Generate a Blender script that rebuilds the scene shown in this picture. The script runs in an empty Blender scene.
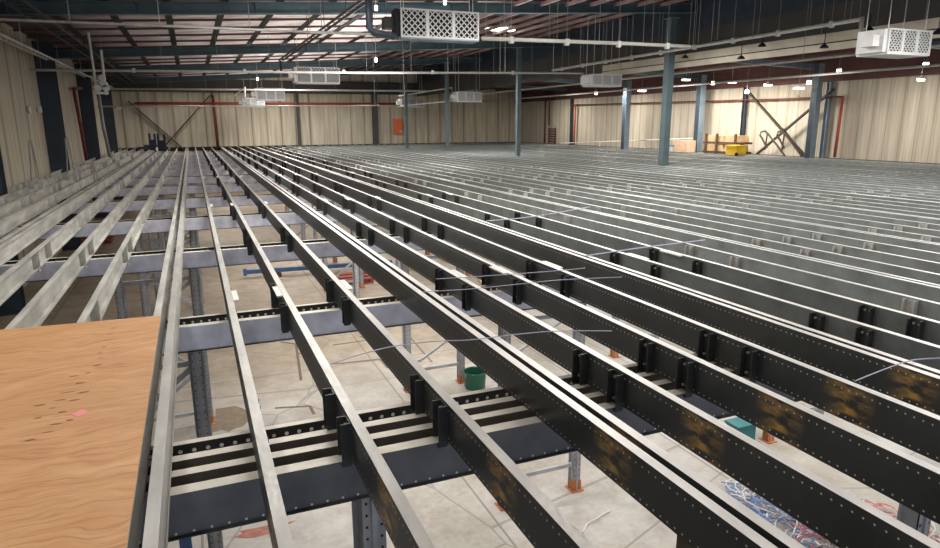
import bpy, math, random
from mathutils import Vector, Matrix
random.seed(7)
C = bpy.context.scene.collection
PI = math.pi
H = 1.565                     # camera height over the joist tops (z = 0)
F = 652.7
PITCH, ROLL, YAW = math.radians(12.988), math.radians(-0.274), math.radians(22.618)
FLOOR = -3.0
XL, XR, YF, YB = -4.85, 26.1, 51.6, -3.5      # inner faces of the hall
fw = Vector((math.sin(YAW)*math.cos(PITCH), math.cos(YAW)*math.cos(PITCH), -math.sin(PITCH)))
r0 = Vector((math.cos(YAW), -math.sin(YAW), 0)); u0 = r0.cross(fw)
rt = r0*math.cos(ROLL)+u0*math.sin(ROLL); up = -r0*math.sin(ROLL)+u0*math.cos(ROLL)
def ray(x, y): return fw+rt*((x-470)/F)-up*((y-274)/F)
def on_z(x, y, z=0.0):
    d = ray(x, y); t = (z-H)/d.z; return Vector((d.x*t, d.y*t, z))
def on_y(x, y, Y):
    d = ray(x, y); t = Y/d.y; return Vector((d.x*t, Y, H+d.z*t))
def on_x(x, y, X):
    d = ray(x, y); t = X/d.x; return Vector((X, d.y*t, H+d.z*t))

# ------------------------------------------------------------ materials
def new_mat(name):
    m = bpy.data.materials.new(name); m.use_nodes = True
    nt = m.node_tree; b = nt.nodes['Principled BSDF']
    return m, nt, b
def N(nt, t, **kw):
    n = nt.nodes.new(t)
    for k, v in kw.items():
        if k in ('operation', 'blend_type', 'data_type', 'noise_dimensions', 'wave_type', 'bands_direction', 'feature', 'offset'): setattr(n, k, v)
        else: n.inputs[k].default_value = v
    return n
def L(nt, a, b): nt.links.new(a, b)
def math_(nt, op, a, b=None, clamp=False):
    n = nt.nodes.new('ShaderNodeMath'); n.operation = op; n.use_clamp = clamp
    for i, v in enumerate((a, b)):
        if v is None: continue
        if isinstance(v, (int, float)): n.inputs[i].default_value = v
        else: L(nt, v, n.inputs[i])
    return n.outputs[0]
def mix(nt, f, a, b):
    n = nt.nodes.new('ShaderNodeMix'); n.data_type = 'RGBA'
    for s, v in ((0, f), (6, a), (7, b)):
        if isinstance(v, (int, float)): n.inputs[s].default_value = v
        elif isinstance(v, tuple): n.inputs[s].default_value = (*v[:3], 1)
        else: L(nt, v, n.inputs[s])
    return n.outputs[2]
def ramp(nt, f, p0, p1):
    n = nt.nodes.new('ShaderNodeMapRange'); n.inputs[1].default_value = p0; n.inputs[2].default_value = p1
    L(nt, f, n.inputs[0]); return n.outputs[0]
def coords(nt, scale=(1, 1, 1)):
    tc = nt.nodes.new('ShaderNodeTexCoord'); mp = nt.nodes.new('ShaderNodeMapping')
    mp.inputs['Scale'].default_value = scale; L(nt, tc.outputs['Object'], mp.inputs['Vector']); return mp.outputs[0]
def noise(nt, vec, scale=5., detail=4., rough=.55):
    n = nt.nodes.new('ShaderNodeTexNoise'); n.inputs['Scale'].default_value = scale
    n.inputs['Detail'].default_value = detail; n.inputs['Roughness'].default_value = rough
    L(nt, vec, n.inputs['Vector']); return n.outputs['Fac']
def simple(name, c, rough=.6, metal=0., var=.25, scale=6., c2=None, emit=None):
    m, nt, b = new_mat(name)
    f = ramp(nt, noise(nt, coords(nt), scale), .3, .7)
    d = c2 or tuple(v*(1-var) for v in c)
    L(nt, mix(nt, f, d, c), b.inputs['Base Color'])
    b.inputs['Roughness'].default_value = rough; b.inputs['Metallic'].default_value = metal
    if emit:
        b.inputs['Emission Color'].default_value = (*emit[0], 1); b.inputs['Emission Strength'].default_value = emit[1]
    return m
def dots(nt, axis, spacing, zs, rad):
    """mask of round holes along an axis at the heights zs (object space)"""
    tc = nt.nodes.new('ShaderNodeTexCoord'); sp = nt.nodes.new('ShaderNodeSeparateXYZ'); L(nt, tc.outputs['Object'], sp.inputs[0])
    a = sp.outputs[axis]; z = sp.outputs[2]
    u = math_(nt, 'MULTIPLY', math_(nt, 'PINGPONG', a, spacing/2), 1.0)
    out = None
    for zc in zs:
        dz = math_(nt, 'ABSOLUTE', math_(nt, 'SUBTRACT', z, zc))
        d = math_(nt, 'ADD', math_(nt, 'MULTIPLY', u, u), math_(nt, 'MULTIPLY', dz, dz))
        m = math_(nt, 'LESS_THAN', d, rad*rad)
        out = m if out is None else math_(nt, 'MAXIMUM', out, m)
    return out, sp
M = {}
def web_material(name, base, axis, spacing, zs, rad, dotcol, rust=False, rough=.45, metal=.35):
    m, nt, b = new_mat(name)
    vec = coords(nt)
    n1 = ramp(nt, noise(nt, vec, 3.5, 6), .3, .75)
    col = mix(nt, n1, tuple(v*.55 for v in base), base)
    dm, sp = dots(nt, axis, spacing, zs, rad)
    if rust:
        y = sp.outputs[1]
        w = math_(nt, 'SUBTRACT', 1.0, math_(nt, 'MULTIPLY', math_(nt, 'ABSOLUTE', math_(nt, 'SUBTRACT', y, 2.55)), 5.5), True)
        n2 = ramp(nt, noise(nt, coords(nt, (.37, 2.2, 7)), 2.6, 5), .42, .66)
        col = mix(nt, math_(nt, 'MULTIPLY', w, n2, True), col, (.66, .37, .075))
    col = mix(nt, dm, col, dotcol)
    L(nt, col, b.inputs['Base Color']); b.inputs['Roughness'].default_value = rough; b.inputs['Metallic'].default_value = metal
    return m
M['web_mid'] = web_material('half_lit_joist_web', (.15, .172, .168), 1, .055, (-.212,), .006, (.5, .5, .48), rough=.45, metal=0.)  # web lightened in place of stronger light on joists farther right
M['web_light'] = web_material('lit_joist_web', (.27, .30, .30), 1, .055, (-.212,), .004, (.5, .5, .48), rough=.45, metal=0.)  # palest web, the light on the far joists put into the colour
M['web_dark'] = web_material('shaded_joist_web', (.040, .045, .044), 1, .05, (-.212, -.04), .0050, (.60, .60, .56), rust=True, rough=.42, metal=.0)  # near left faces get no light; that shade is in the base colour
def galv(name, c, c2, rough, metal, scale=(1, 1, 1), s=7):
    m, nt, b = new_mat(name); vec = coords(nt, scale)
    f = ramp(nt, noise(nt, vec, s, 6), .32, .68)
    sm = ramp(nt, noise(nt, vec, s*9, 3), .35, .65)
    L(nt, mix(nt, math_(nt, 'MULTIPLY_ADD', sm, .3, ) if False else f, c2, c), b.inputs['Base Color'])
    L(nt, math_(nt, 'ADD', math_(nt, 'MULTIPLY', sm, .15), rough-.07), b.inputs['Roughness'])
    b.inputs['Metallic'].default_value = metal
    return m
M['galv'] = galv('galvanised_steel', (.82, .82, .79), (.58, .59, .57), .42, .15, (1, .35, 1))
M['galv_mid'] = galv('dimmed_galvanised_steel', (.50, .50, .475), (.33, .33, .31), .45, .25, (1, .3, 1), 6)  # galvanised steel darkened in place of light falling off at the left
M['galv_far'] = galv('grey_galvanised_steel', (.62, .64, .63), (.45, .47, .46), .45, .15, (1, .3, 1), 6)
M['galv_old'] = galv('weathered_galvanised_steel', (.60, .60, .56), (.30, .30, .28), .5, .25, (1, .25, 1), 5)
M['beam'] = web_material('beam_web_steel', (.80, .81, .93), 0, .085, (-.458,), .007, (.75, .75, .72), rough=.34, metal=.45)  # pale web, brightness mirrored from the floor put into the colour
M['beam_shaded'] = web_material('shaded_beam_web_steel', (.17, .175, .195), 0, .085, (-.458,), .007, (.75, .75, .72), rough=.38, metal=.35)  # darker copy for the foreground beam, its shade put into the colour
M['inner'] = simple('dull_brown_channel', (.10, .085, .07), .6, .1, .5, 3)
M['rail'] = web_material('perforated_rail_steel', (.035, .035, .035), 0, .075, (-.285,), .012, (.75, .74, .68), rough=.5, metal=.2)
M['flange'] = galv('beam_flange_steel', (.62, .60, .52), (.46, .44, .38), .5, .2, (.5, 1, 1))
M['cleat'] = simple('dark_cleat_steel', (.045, .047, .047), .5, .3, .4, 14)
M['bolt'] = simple('zinc_bolt', (.55, .55, .52), .4, .5)
M['upright'] = web_material('upright_steel', (.40, .41, .43), 2, .075, (0,), .0, (.02, .02, .02), rough=.5, metal=.1)
M['rust'] = simple('rusty_base_plate', (.50, .17, .06), .8, 0, .55, 18)
M['teal'] = simple('teal_painted_steel', (.125, .18, .20), .45, .1, .25, 3)
M['tealdk'] = simple('dark_teal_rafter_paint', (.075, .135, .16), .5, .1, .35, 1.5)
M['navy'] = simple('navy_painted_steel', (.035, .055, .08), .5, .1, .4, 2)
M['bluegrey'] = simple('blue_grey_painted_steel', (.20, .27, .34), .45, .1, .25, 3)
M['redpipe'] = simple('red_pipe_paint', (.50, .085, .06), .5, 0, .3, 4)
M['darkred'] = simple('dark_red_pipe_paint', (.22, .04, .03), .6, 0, .4, 3)
M['greyrod'] = simple('dull_grey_rod', (.34, .34, .33), .5, .2, .3, 2)
M['purlin'] = simple('red_oxide_purlin', (.13, .05, .05), .65, 0, .4, 2)
M['whitepipe'] = simple('white_pipe_paint', (.72, .72, .68), .45, .1, .2, 3)
M['batten'] = simple('dark_roof_batten', (.012, .011, .011), .7)
M['batten2'] = simple('pink_highlight_roof_batten', (.40, .27, .26), .6, 0, .6, 1.2)  # pink highlights along the battens put into their colour
M['white'] = simple('white_enamel', (.62, .63, .63), .4, 0, .12)
M['blackgrille'] = simple('black_coil', (.006, .006, .008), .8)
M['greygrille'] = simple('lilac_grey_coil', (.20, .20, .24), .6)
M['brown'] = simple('brown_brace_steel', (.045, .034, .026), .6)
M['green'] = simple('dark_green_plastic', (.008, .085, .05), .4, 0, .2)
M['blue'] = simple('blue_painted_beam', (.05, .12, .27), .5, 0, .3)
M['tealbox'] = simple('teal_crate_plastic', (.02, .15, .16), .5)
M['yellow'] = simple('yellow_plastic', (.80, .52, .03), .5, 0, .15)
M['orange'] = simple('orange_sheet', (.85, .20, .07), .5, 0, .2)
M['timber'] = simple('pale_timber', (.66, .45, .26), .7, 0, .35, 3)
M['darktimber'] = simple('dark_timber_bearer', (.10, .06, .035), .8)
M['oldtimber'] = simple('weathered_timber_post', (.16, .14, .09), .8, 0, .5, 9)
M['card'] = simple('tan_cardboard', (.72, .50, .36), .8)
M['darkcloth'] = simple('dark_blue_tool_case', (.012, .012, .035), .7)
M['rag'] = simple('white_rag', (.8, .8, .8), .8)
M['redstuff'] = simple('red_pallet_paint', (.30, .05, .035), .7)
M['pink'] = simple('pink_spray_paint', (.85, .30, .30), .7, 0, .1)
M['cordw'] = simple('pale_lilac_cord', (.50, .50, .66), .5)
M['wire_w'] = simple('white_wire', (.75, .73, .72), .5)
M['wire_b'] = simple('blue_wire', (.12, .25, .55), .5)
M['wire_r'] = simple('red_wire', (.65, .14, .14), .5)
M['wire_g'] = simple('grey_wire', (.38, .36, .36), .5)
M['lamp'] = simple('lit_lamp_glass', (1, .95, .85), .5, emit=((1, .93, .80), 9))
M['mark'] = simple('rust_brown_floor_mark', (.16, .115, .08), .85, 0, .4, 12)

def wall_mat(name, c1, c2, joint, axis, step, emit=None):
    m, nt, b = new_mat(name)
    tc = nt.nodes.new('ShaderNodeTexCoord'); sp = nt.nodes.new('ShaderNodeSeparateXYZ'); L(nt, tc.outputs['Object'], sp.inputs[0])
    sc = [6, 6, .35]; sc[1-axis] = 1
    st = ramp(nt, noise(nt, coords(nt, tuple(sc)), 1.0, 5), .33, .68)
    bl = ramp(nt, noise(nt, coords(nt, (.5, .5, .5)), 1.0, 3), .3, .7)
    col = mix(nt, st, c2, c1)
    col = mix(nt, math_(nt, 'MULTIPLY', bl, .35), col, c2)
    pp = math_(nt, 'PINGPONG', sp.outputs[axis], step/2)
    j = math_(nt, 'LESS_THAN', pp, .02 if step < .7 else .035)
    jn = ramp(nt, noise(nt, coords(nt, (1.3, 1.3, .1)), 1.0, 2), .35, .6)
    col = mix(nt, math_(nt, 'MULTIPLY', j, math_(nt, 'ADD', math_(nt, 'MULTIPLY', jn, .6), .4)), col, joint)
    soft = math_(nt, 'MULTIPLY', math_(nt, 'LESS_THAN', pp, .12), math_(nt, 'MULTIPLY', jn, .35))
    col = mix(nt, soft, col, joint)
    L(nt, col, b.inputs['Base Color']); b.inputs['Roughness'].default_value = .8
    return m
M['wall_f'] = wall_mat('far_wall_panels', (.70, .635, .50), (.46, .41, .32), (.20, .17, .12), 0, 1.05)
M['wall_l'] = wall_mat('left_wall_panels', (.52, .47, .37), (.34, .30, .23), (.15, .13, .09), 1, 1.6)
M['wall_r'] = wall_mat('right_wall_panels', (.66, .61, .52), (.43, .38, .31), (.30, .25, .18), 1, .62)
def floor_mat():
    m, nt, b = new_mat('stained_concrete'); v = coords(nt)
    f1 = ramp(nt, noise(nt, v, .55, 6, .6), .33, .68); f2 = ramp(nt, noise(nt, v, 3.2, 8, .65), .4, .75); f3 = ramp(nt, noise(nt, v, 14, 6), .3, .7)
    col = mix(nt, f1, (.22, .195, .16), (.46, .455, .44))
    col = mix(nt, math_(nt, 'MULTIPLY', f2, .6), col, (.19, .15, .11))
    col = mix(nt, math_(nt, 'MULTIPLY', f3, .18), col, (.62, .60, .55))
    tc = nt.nodes.new('ShaderNodeTexCoord'); sp = nt.nodes.new('ShaderNodeSeparateXYZ'); L(nt, tc.outputs['Object'], sp.inputs[0])
    old = math_(nt, 'MULTIPLY', ramp(nt, math_(nt, 'ADD', sp.outputs[1], math_(nt, 'MULTIPLY', f1, 1.5)), 11.0, 13.5), math_(nt, 'SUBTRACT', 1.0, ramp(nt, sp.outputs[0], 4.5, 8.0)))
    col = mix(nt, math_(nt, 'MULTIPLY', old, .72), col, mix(nt, f2, (.30, .23, .15), (.16, .115, .075)))
    j1 = math_(nt, 'LESS_THAN', math_(nt, 'PINGPONG', math_(nt, 'ADD', sp.outputs[0], .3), 1.6), .014)
    j2 = math_(nt, 'LESS_THAN', math_(nt, 'PINGPONG', math_(nt, 'ADD', sp.outputs[1], .6), 2.1), .014)
    vo = nt.nodes.new('ShaderNodeTexVoronoi'); vo.feature = 'DISTANCE_TO_EDGE'; vo.inputs['Scale'].default_value = .35; L(nt, v, vo.inputs['Vector'])
    ck = math_(nt, 'MULTIPLY', math_(nt, 'LESS_THAN', vo.outputs['Distance'], .004), .5)
    col = mix(nt, math_(nt, 'MAXIMUM', math_(nt, 'MULTIPLY', math_(nt, 'MAXIMUM', j1, j2), .7), ck), col, (.11, .10, .085))
    L(nt, col, b.inputs['Base Color']); b.inputs['Roughness'].default_value = .62
    return m
M['floor'] = floor_mat()
def ply_mat():
    m, nt, b = new_mat('plywood_face')
    warp = noise(nt, coords(nt, (1.2, 1.2, 1)), 1.3, 3)
    tc = nt.nodes.new('ShaderNodeTexCoord'); sp = nt.nodes.new('ShaderNodeSeparateXYZ'); L(nt, tc.outputs['Object'], sp.inputs[0])
    cb = nt.nodes.new('ShaderNodeCombineXYZ'); L(nt, math_(nt, 'MULTIPLY', sp.outputs[0], 1.1), cb.inputs[0])
    L(nt, math_(nt, 'MULTIPLY', math_(nt, 'ADD', sp.outputs[1], math_(nt, 'MULTIPLY', warp, .5)), 7.0), cb.inputs[1])
    g = ramp(nt, noise(nt, cb.outputs[0], 1.3, 9, .62), .34, .68)
    cb2 = nt.nodes.new('ShaderNodeCombineXYZ'); L(nt, math_(nt, 'MULTIPLY', sp.outputs[0], 2.6), cb2.inputs[0]); L(nt, math_(nt, 'MULTIPLY', math_(nt, 'ADD', sp.outputs[1], math_(nt, 'MULTIPLY', warp, .35)), 34.0), cb2.inputs[1])
    fine = ramp(nt, noise(nt, cb2.outputs[0], 1.6, 6, .6), .50, .66)
    big = ramp(nt, noise(nt, coords(nt, (.5, 1.5, 1)), 1.1, 3), .38, .68)
    col = mix(nt, g, (.50, .245, .095), (.64, .37, .18))
    col = mix(nt, math_(nt, 'MULTIPLY', fine, .75), col, (.34, .145, .05))
    col = mix(nt, math_(nt, 'MULTIPLY', big, .38), col, (.52, .28, .12))
    L(nt, col, b.inputs['Base Color']); b.inputs['Roughness'].default_value = .62
    return m
M['ply'] = ply_mat()
M['plyedge'] = simple('pale_plywood_edge', (.72, .58, .40), .7)
M['scuff'] = simple('dark_scuff', (.30, .14, .055), .8)
def roof_mat():
    m, nt, b = new_mat('roof_underside')
    tc = nt.nodes.new('ShaderNodeTexCoord'); sp = nt.nodes.new('ShaderNodeSeparateXYZ'); L(nt, tc.outputs['Object'], sp.inputs[0])
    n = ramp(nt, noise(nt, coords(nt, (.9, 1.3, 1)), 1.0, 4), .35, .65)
    inx = math_(nt, 'MULTIPLY', ramp(nt, sp.outputs[0], -4.0, 4.5), math_(nt, 'SUBTRACT', 1.0, ramp(nt, sp.outputs[0], 8.5, 10.5)))  # dark sides, pale middle: the roof's uneven brightness put into its colour
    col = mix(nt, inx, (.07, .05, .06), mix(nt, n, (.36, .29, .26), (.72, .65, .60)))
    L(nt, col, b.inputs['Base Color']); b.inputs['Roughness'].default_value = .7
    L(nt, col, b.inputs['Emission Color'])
    L(nt, math_(nt, 'MULTIPLY', inx, 1.15), b.inputs['Emission Strength'])      # glow added to the pale roof sheets, fading toward the sides
    return m
M['roof'] = roof_mat()
M['fascia_d'] = simple('dark_grey_insulation', (.085, .082, .08), .8, 0, .3, .8)
M['fascia_c'] = simple('cream_fascia_board', (.78, .71, .59), .7, 0, .25, 1.2)
M['lowroof'] = simple('dark_purple_soffit', (.10, .055, .055), .8, 0, .5, 1.0)

# ------------------------------------------------------------ mesh helpers
class MB:
    def __init__(s): s.v = []; s.f = []; s.m = []
    def box(s, x0, x1, y0, y1, z0, z1, mi=0):
        b = len(s.v); s.v += [(x, y, z) for x in (x0, x1) for y in (y0, y1) for z in (z0, z1)]
        for q in ((0, 1, 3, 2), (4, 6, 7, 5), (0, 4, 5, 1), (2, 3, 7, 6), (0, 2, 6, 4), (1, 5, 7, 3)):
            s.f.append(tuple(b+i for i in q)); s.m.append(mi)
        return s
    def bar(s, a, b, w, t=None, mi=0, ref=None):
        """rectangular bar between two points"""
        a = Vector(a); b = Vector(b); t = t or w; d = (b-a).normalized()
        r = Vector(ref) if ref else (Vector((0, 0, 1)) if abs(d.z) < .95 else Vector((1, 0, 0)))
        p = d.cross(r).normalized(); q = p.cross(d)
        k = len(s.v)
        for c in (a, b):
            for i, j in ((-1, -1), (1, -1), (1, 1), (-1, 1)): s.v.append(tuple(c+p*(w/2*i)+q*(t/2*j)))
        for q4 in ((0, 3, 2, 1), (4, 5, 6, 7), (0, 1, 5, 4), (1, 2, 6, 5), (2, 3, 7, 6), (3, 0, 4, 7)):
            s.f.append(tuple(k+i for i in q4)); s.m.append(mi)
        return s
    def tube(s, pts, r, n=8, mi=0, caps=True, r2=None):
        pts = [Vector(p) for p in pts]; k0 = len(s.v); m = len(pts)
        for i, p in enumerate(pts):
            d = (pts[min(i+1, m-1)]-pts[max(i-1, 0)]).normalized()
            rf = Vector((0, 0, 1)) if abs(d.z) < .95 else Vector((1, 0, 0))
            a = d.cross(rf).normalized(); b = a.cross(d)
            rr = r if r2 is None else r+(r2-r)*i/(m-1)
            for j in range(n):
                t = 2*PI*j/n; s.v.append(tuple(p+a*(rr*math.cos(t))+b*(rr*math.sin(t))))
        for i in range(m-1):
            for j in range(n):
                s.f.append((k0+i*n+j, k0+i*n+(j+1) % n, k0+(i+1)*n+(j+1) % n, k0+(i+1)*n+j)); s.m.append(mi)
        if caps:
            s.f.append(tuple(k0+j for j in range(n))[::-1]); s.m.append(mi)
            s.f.append(tuple(k0+(m-1)*n+j for j in range(n))); s.m.append(mi)
        return s
    def prof(s, pts, y0, y1, mis, axis=1):
        """extrude an open profile of (a, z) points with per-segment thick strips (closed list = loop)"""
        k = len(s.v); n = len(pts)
        for yy in (y0, y1):
            for a, z in pts: s.v.append((a, yy, z) if axis == 1 else (yy, a, z))
        for i in range(n):
            j = (i+1) % n; q = (k+i, k+j, k+n+j, k+n+i)
            s.f.append(q if axis == 1 else q[::-1]); s.m.append(mis[i] if isinstance(mis, list) else mis)
        s.f.append(tuple(k+i for i in range(n))[::-1]); s.m.append(0); s.f.append(tuple(k+n+i for i in range(n))); s.m.append(0)
        return s
    def mesh(s, name, mats):
        me = bpy.data.meshes.new(name); me.from_pydata(s.v, [], s.f)
        for m in (mats if isinstance(mats, (list, tuple)) else [mats]): me.materials.append(m)
        me.polygons.foreach_set('material_index', s.m); me.update(); return me
def link(name, me, parent=None, loc=(0, 0, 0), rz=0):
    o = bpy.data.objects.new(name, me); C.objects.link(o); o.location = loc; o.rotation_euler = (0, 0, rz)
    if parent: o.parent = parent
    return o
def obj(name, mb, mats, parent=None, loc=(0, 0, 0), rz=0, smooth=False):
    me = mb.mesh(name, mats)
    if smooth:
        for p in me.polygons: p.use_smooth = True
    return link(name, me, parent, loc, rz)
def tag(o, label, cat, group=None, kind=None):
    if label: o['label'] = label
    if cat: o['category'] = cat
    if group: o['group'] = group
    if kind: o['kind'] = kind
    return o
def thing(name, label, cat, loc=(0, 0, 0), rz=0, group=None):
    return tag(link(name, None, None, loc, rz), label, cat, group)
def struct(name, mb, m): o = obj(name, mb, m); o['kind'] = 'structure'; return o
ORD = ['', 'first', 'second', 'third', 'fourth', 'fifth', 'sixth', 'seventh', 'eighth', 'ninth', 'tenth', 'eleventh', 'twelfth', 'thirteenth', 'fourteenth', 'fifteenth', 'sixteenth', 'seventeenth', 'eighteenth', 'nineteenth', 'twentieth']
def ordw(n):
    if n <= 20: return ORD[n]
    t = {2: 'twenty', 3: 'thirty', 4: 'forty', 5: 'fifty', 6: 'sixty'}[n//10]
    return t[:-1]+'ieth' if n % 10 == 0 else t+'-'+ORD[n % 10]

# ------------------------------------------------------------ the setting
def roof_z(x): return 4.72+.058*(x+2)
struct('floor', MB().box(XL, XR, YB, YF, FLOOR-.2, FLOOR), M['floor'])
struct('wall_left', MB().box(XL-.2, XL, YB, YF+.2, FLOOR-.2, 4.9), M['wall_l'])
struct('wall_far', MB().box(XL, XR, YF, YF+.2, FLOOR-.2, 6.4), M['wall_f'])
struct('wall_right', MB().box(XR, XR+.2, YB, YF+.2, FLOOR-.2, 4.4), M['wall_r'])
struct('trim_7', MB().box(XR-.12, XR-.001, YB, YF-.06, 3.28, 4.22), M['purlin'])
XK = 17.0      # line where the high roof steps down to the low roof on the right
rb = MB(); rb.v = [(XL-.2, YB, roof_z(XL-.2)), (XK+.1, YB, roof_z(XK)), (XK+.1, YF+.2, roof_z(XK)), (XL-.2, YF+.2, roof_z(XL-.2)),
    (XL-.2, YB, roof_z(XL-.2)+.08), (XK+.1, YB, roof_z(XK)+.08), (XK+.1, YF+.2, roof_z(XK)+.08), (XL-.2, YF+.2, roof_z(XL-.2)+.08)]
rb.f = [(0, 3, 2, 1), (4, 5, 6, 7), (0, 1, 5, 4), (1, 2, 6, 5), (2, 3, 7, 6), (3, 0, 4, 7)]; rb.m = [0]*6
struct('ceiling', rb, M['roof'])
lb = MB(); zl = 4.55; zr = 4.25
lb.v = [(XK+.1, YB, zl), (XR+.2, YB, zr), (XR+.2, YF+.2, zr), (XK+.1, YF+.2, zl), (XK+.1, YB, zl+.1), (XR+.2, YB, zr+.1), (XR+.2, YF+.2, zr+.1), (XK+.1, YF+.2, zl+.1)]
lb.f = rb.f; lb.m = [0]*6
struct('ceiling_low', lb, M['lowroof'])
struct('trim_1', MB().box(XK, XK+.1, YB, 25.5, 3.55, 4.02), M['fascia_c'])
struct('trim_8', MB().box(XK, XK+.1, 25.5, YF, 3.70, 4.02), M['fascia_d'])
struct('trim_2', MB().box(XK, XK+.1, YB, YF, 4.02, 4.78), M['fascia_d'])
struct('trim_9', MB().box(XK+.02, XK+.1, YB, YF, 4.78, roof_z(XK)), M['navy'])
struct('trim_3', MB().box(XK-.03, XK, YB, 25.5, 3.74, 3.765), M['batten'])
struct('trim_4', MB().box(XL+.0, XK, YF-.12, YF, 3.80, roof_z(-2)), M['fascia_d'])
struct('trim_5', MB().box(XL, XR, YF-.05, YF, -.25, .02), M['batten'])
struct('trim_6', MB().box(XR-.05, XR, YB, YF-.05, -.25, .0), M['batten'])

# ------------------------------------------------------------ joists
dead = lambda: None
ROWS = [3.28, 6.28, 10.15, 13.95, 17.8, 21.6, 25.4, 29.2, 33.0, 36.8, 40.6, 44.4, 48.2]
def joist_mesh(top='galv', web=None):
    t = .005; w = .056; d = .235; l = .018
    b = MB()
    loop = [(0, 0), (w, 0), (w, -l), (w-t, -l), (w-t, -t), (t, -t), (t, -d+t), (w-t, -d+t), (w-t, -d+l), (w, -d+l), (w, -d), (0, -d)]
    b.prof(loop, -2.5, YF-.1, [1]*11+[0])
    return b.mesh('channel', [M[web or top], M[top]])
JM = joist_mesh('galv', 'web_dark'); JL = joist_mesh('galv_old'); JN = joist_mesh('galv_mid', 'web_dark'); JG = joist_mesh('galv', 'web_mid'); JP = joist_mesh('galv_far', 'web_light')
def cleat_mesh(side, mat='cleat', bolts=True):
    b = MB(); s = -1 if side == 'l' else 1; x = 0 if side == 'l' else .005
    def bx(x0, x1, *a, **k): b.box(min(x+s*x0, x+s*x1), max(x+s*x0, x+s*x1), *a, **k)
    bx(.0, .008, -.055, .055, -.255, -.012)
    bx(.008, .058, -.055, -.047, -.255, -.012, mi=0); bx(.008, .058, .047, .055, -.255, -.012, mi=0)
    bx(.008, .06, -.055, .055, -.262, -.254)
    if bolts:
        for z in (-.05, -.2):
            for y in (-.025, .025):
                xx = x+s*.006
                b.tube([(xx, y, z), (xx+s*.014, y, z)], .010, 6, mi=1)
    return b.mesh('cleat', [M[mat], M['bolt']])
CL, CR, CG = cleat_mesh('l'), cleat_mesh('r'), cleat_mesh('r', 'galv_old')
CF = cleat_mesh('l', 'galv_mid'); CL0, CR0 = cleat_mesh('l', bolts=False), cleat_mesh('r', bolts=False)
BOLT = MB().tube([(-.010, 0, 0), (.010, 0, 0)], .010, 6).mesh('bolt', M['bolt'])
LAPM = MB().box(-.052, -.004, -.19, .19, -.012, .004).mesh('lap_plate', M['galv'])
def joist(x, label, k, double=False, side='l', old=False):
    t = thing('floor_joist', label, 'joist', (x, 0, 0), 0, 'steel floor joists of the raised deck')
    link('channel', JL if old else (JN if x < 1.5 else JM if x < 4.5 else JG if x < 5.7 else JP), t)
    if double: return
    for i, Y in enumerate(ROWS):
        if i > 5 and x > 8: continue
        if i > 3 and x > 12: continue
        if old and i % 2 and k % 2: continue
        ys = (Y+.03, Y+.46) if i == 0 else (Y-.42, Y+.38)
        for j, y in enumerate(ys):
            near = i < 2 and 0 < x < 5
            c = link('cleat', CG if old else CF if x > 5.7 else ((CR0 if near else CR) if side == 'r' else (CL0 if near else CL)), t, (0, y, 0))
            if near:
                for z in (-.05, -.2):
                    for yy in (-.025, .025): link('bolt', BOLT, c, (.018 if side == 'r' else -.014, yy, z))
        if i % 2 == 1 and i < 8 and not old and x < 5.7: link('lap_plate', LAPM, t, (0 if k % 2 else .108, Y+.05, 0))
right = [.163, .655, 1.215, 1.845, 2.43, 3.0, 3.57, 4.16, 4.75, 5.35, 5.92, 6.50]
doubles = {3, 7, 11}
x = 6.50; i = 11
while x < XR-.75:
    x += .578; i += 1; right.append(x)
    if i % 4 == 3: doubles.add(i)
for i, x in enumerate(right):
    w = ordw(i+1)
    if i in doubles:
        joist(x, f'front channel of the paired steel joist, {w} joist line right of the plywood sheet', i, True)
        joist(x+.098, f'rear channel of the paired steel joist, {w} joist line right of the plywood sheet', i, True)
    else:
        joist(x, f'perforated dark steel joist, {w} joist line to the right of the plywood sheet', i, False, side='r' if i == 0 else 'l')
joist(-.432, 'steel joist directly under the right edge of the plywood sheet, partly covered by it', 1, True, old=True)
joist(-.315, 'grey steel joist running just clear of the plywood sheet on its right side', 1, True)
for i, x in enumerate([-1.0, -1.5, -2.02, -2.62, -2.52, -3.14, -3.66, -4.14, -4.52]):
    nm = ['first', 'second', 'third', 'fourth', 'fourth', 'fifth', 'sixth', 'seventh', 'eighth'][i]
    ex = {3: 'outer channel of the paired', 4: 'inner channel of the paired'}.get(i, 'pale galvanised')
    lab = f'{ex} joist, {nm} joist line left of the plywood right edge' if i not in (7, 8) else ['', 'pale joist beside the left wall, second line out from it', 'pale joist hard against the left wall'][i-6]
    joist(x, lab, i, i in (3, 4), side='r', old=True)

# ------------------------------------------------------------ cross beams (rows)
BT, BB = -.24, -.475
def cbeam_mesh(front, web='beam', depth=.235, fl=.085, x0=XL+.02, x1=XR-.02):
    b = MB(); t = .006; l = .02; d = depth; Y = 0
    loop = [(0, BT), (fl, BT), (fl, BT-l), (fl-t, BT-l), (fl-t, BT-t), (t, BT-t), (t, BT-d+t), (fl-t, BT-d+t), (fl-t, BT-d+l), (fl, BT-d+l), (fl, BT-d), (0, BT-d)]
    b.prof(loop, x0, x1, [1]*11+[0], axis=0)
    return b.mesh('channel', [M[web], M['flange']])
BM = cbeam_mesh(True); BM0 = cbeam_mesh(True, 'beam_shaded'); BR = cbeam_mesh(False, 'rail', .13, .05)
LIPM = MB().box(XL+.02, XR-.02, -.022, 0, BB-.004, BB+.004).mesh('bottom_lip', M['cleat'])
JOINTM = MB().box(-.15, .15, -.008, 0, BB+.02, BT-.02).mesh('splice_plate', M['beam'])
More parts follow.
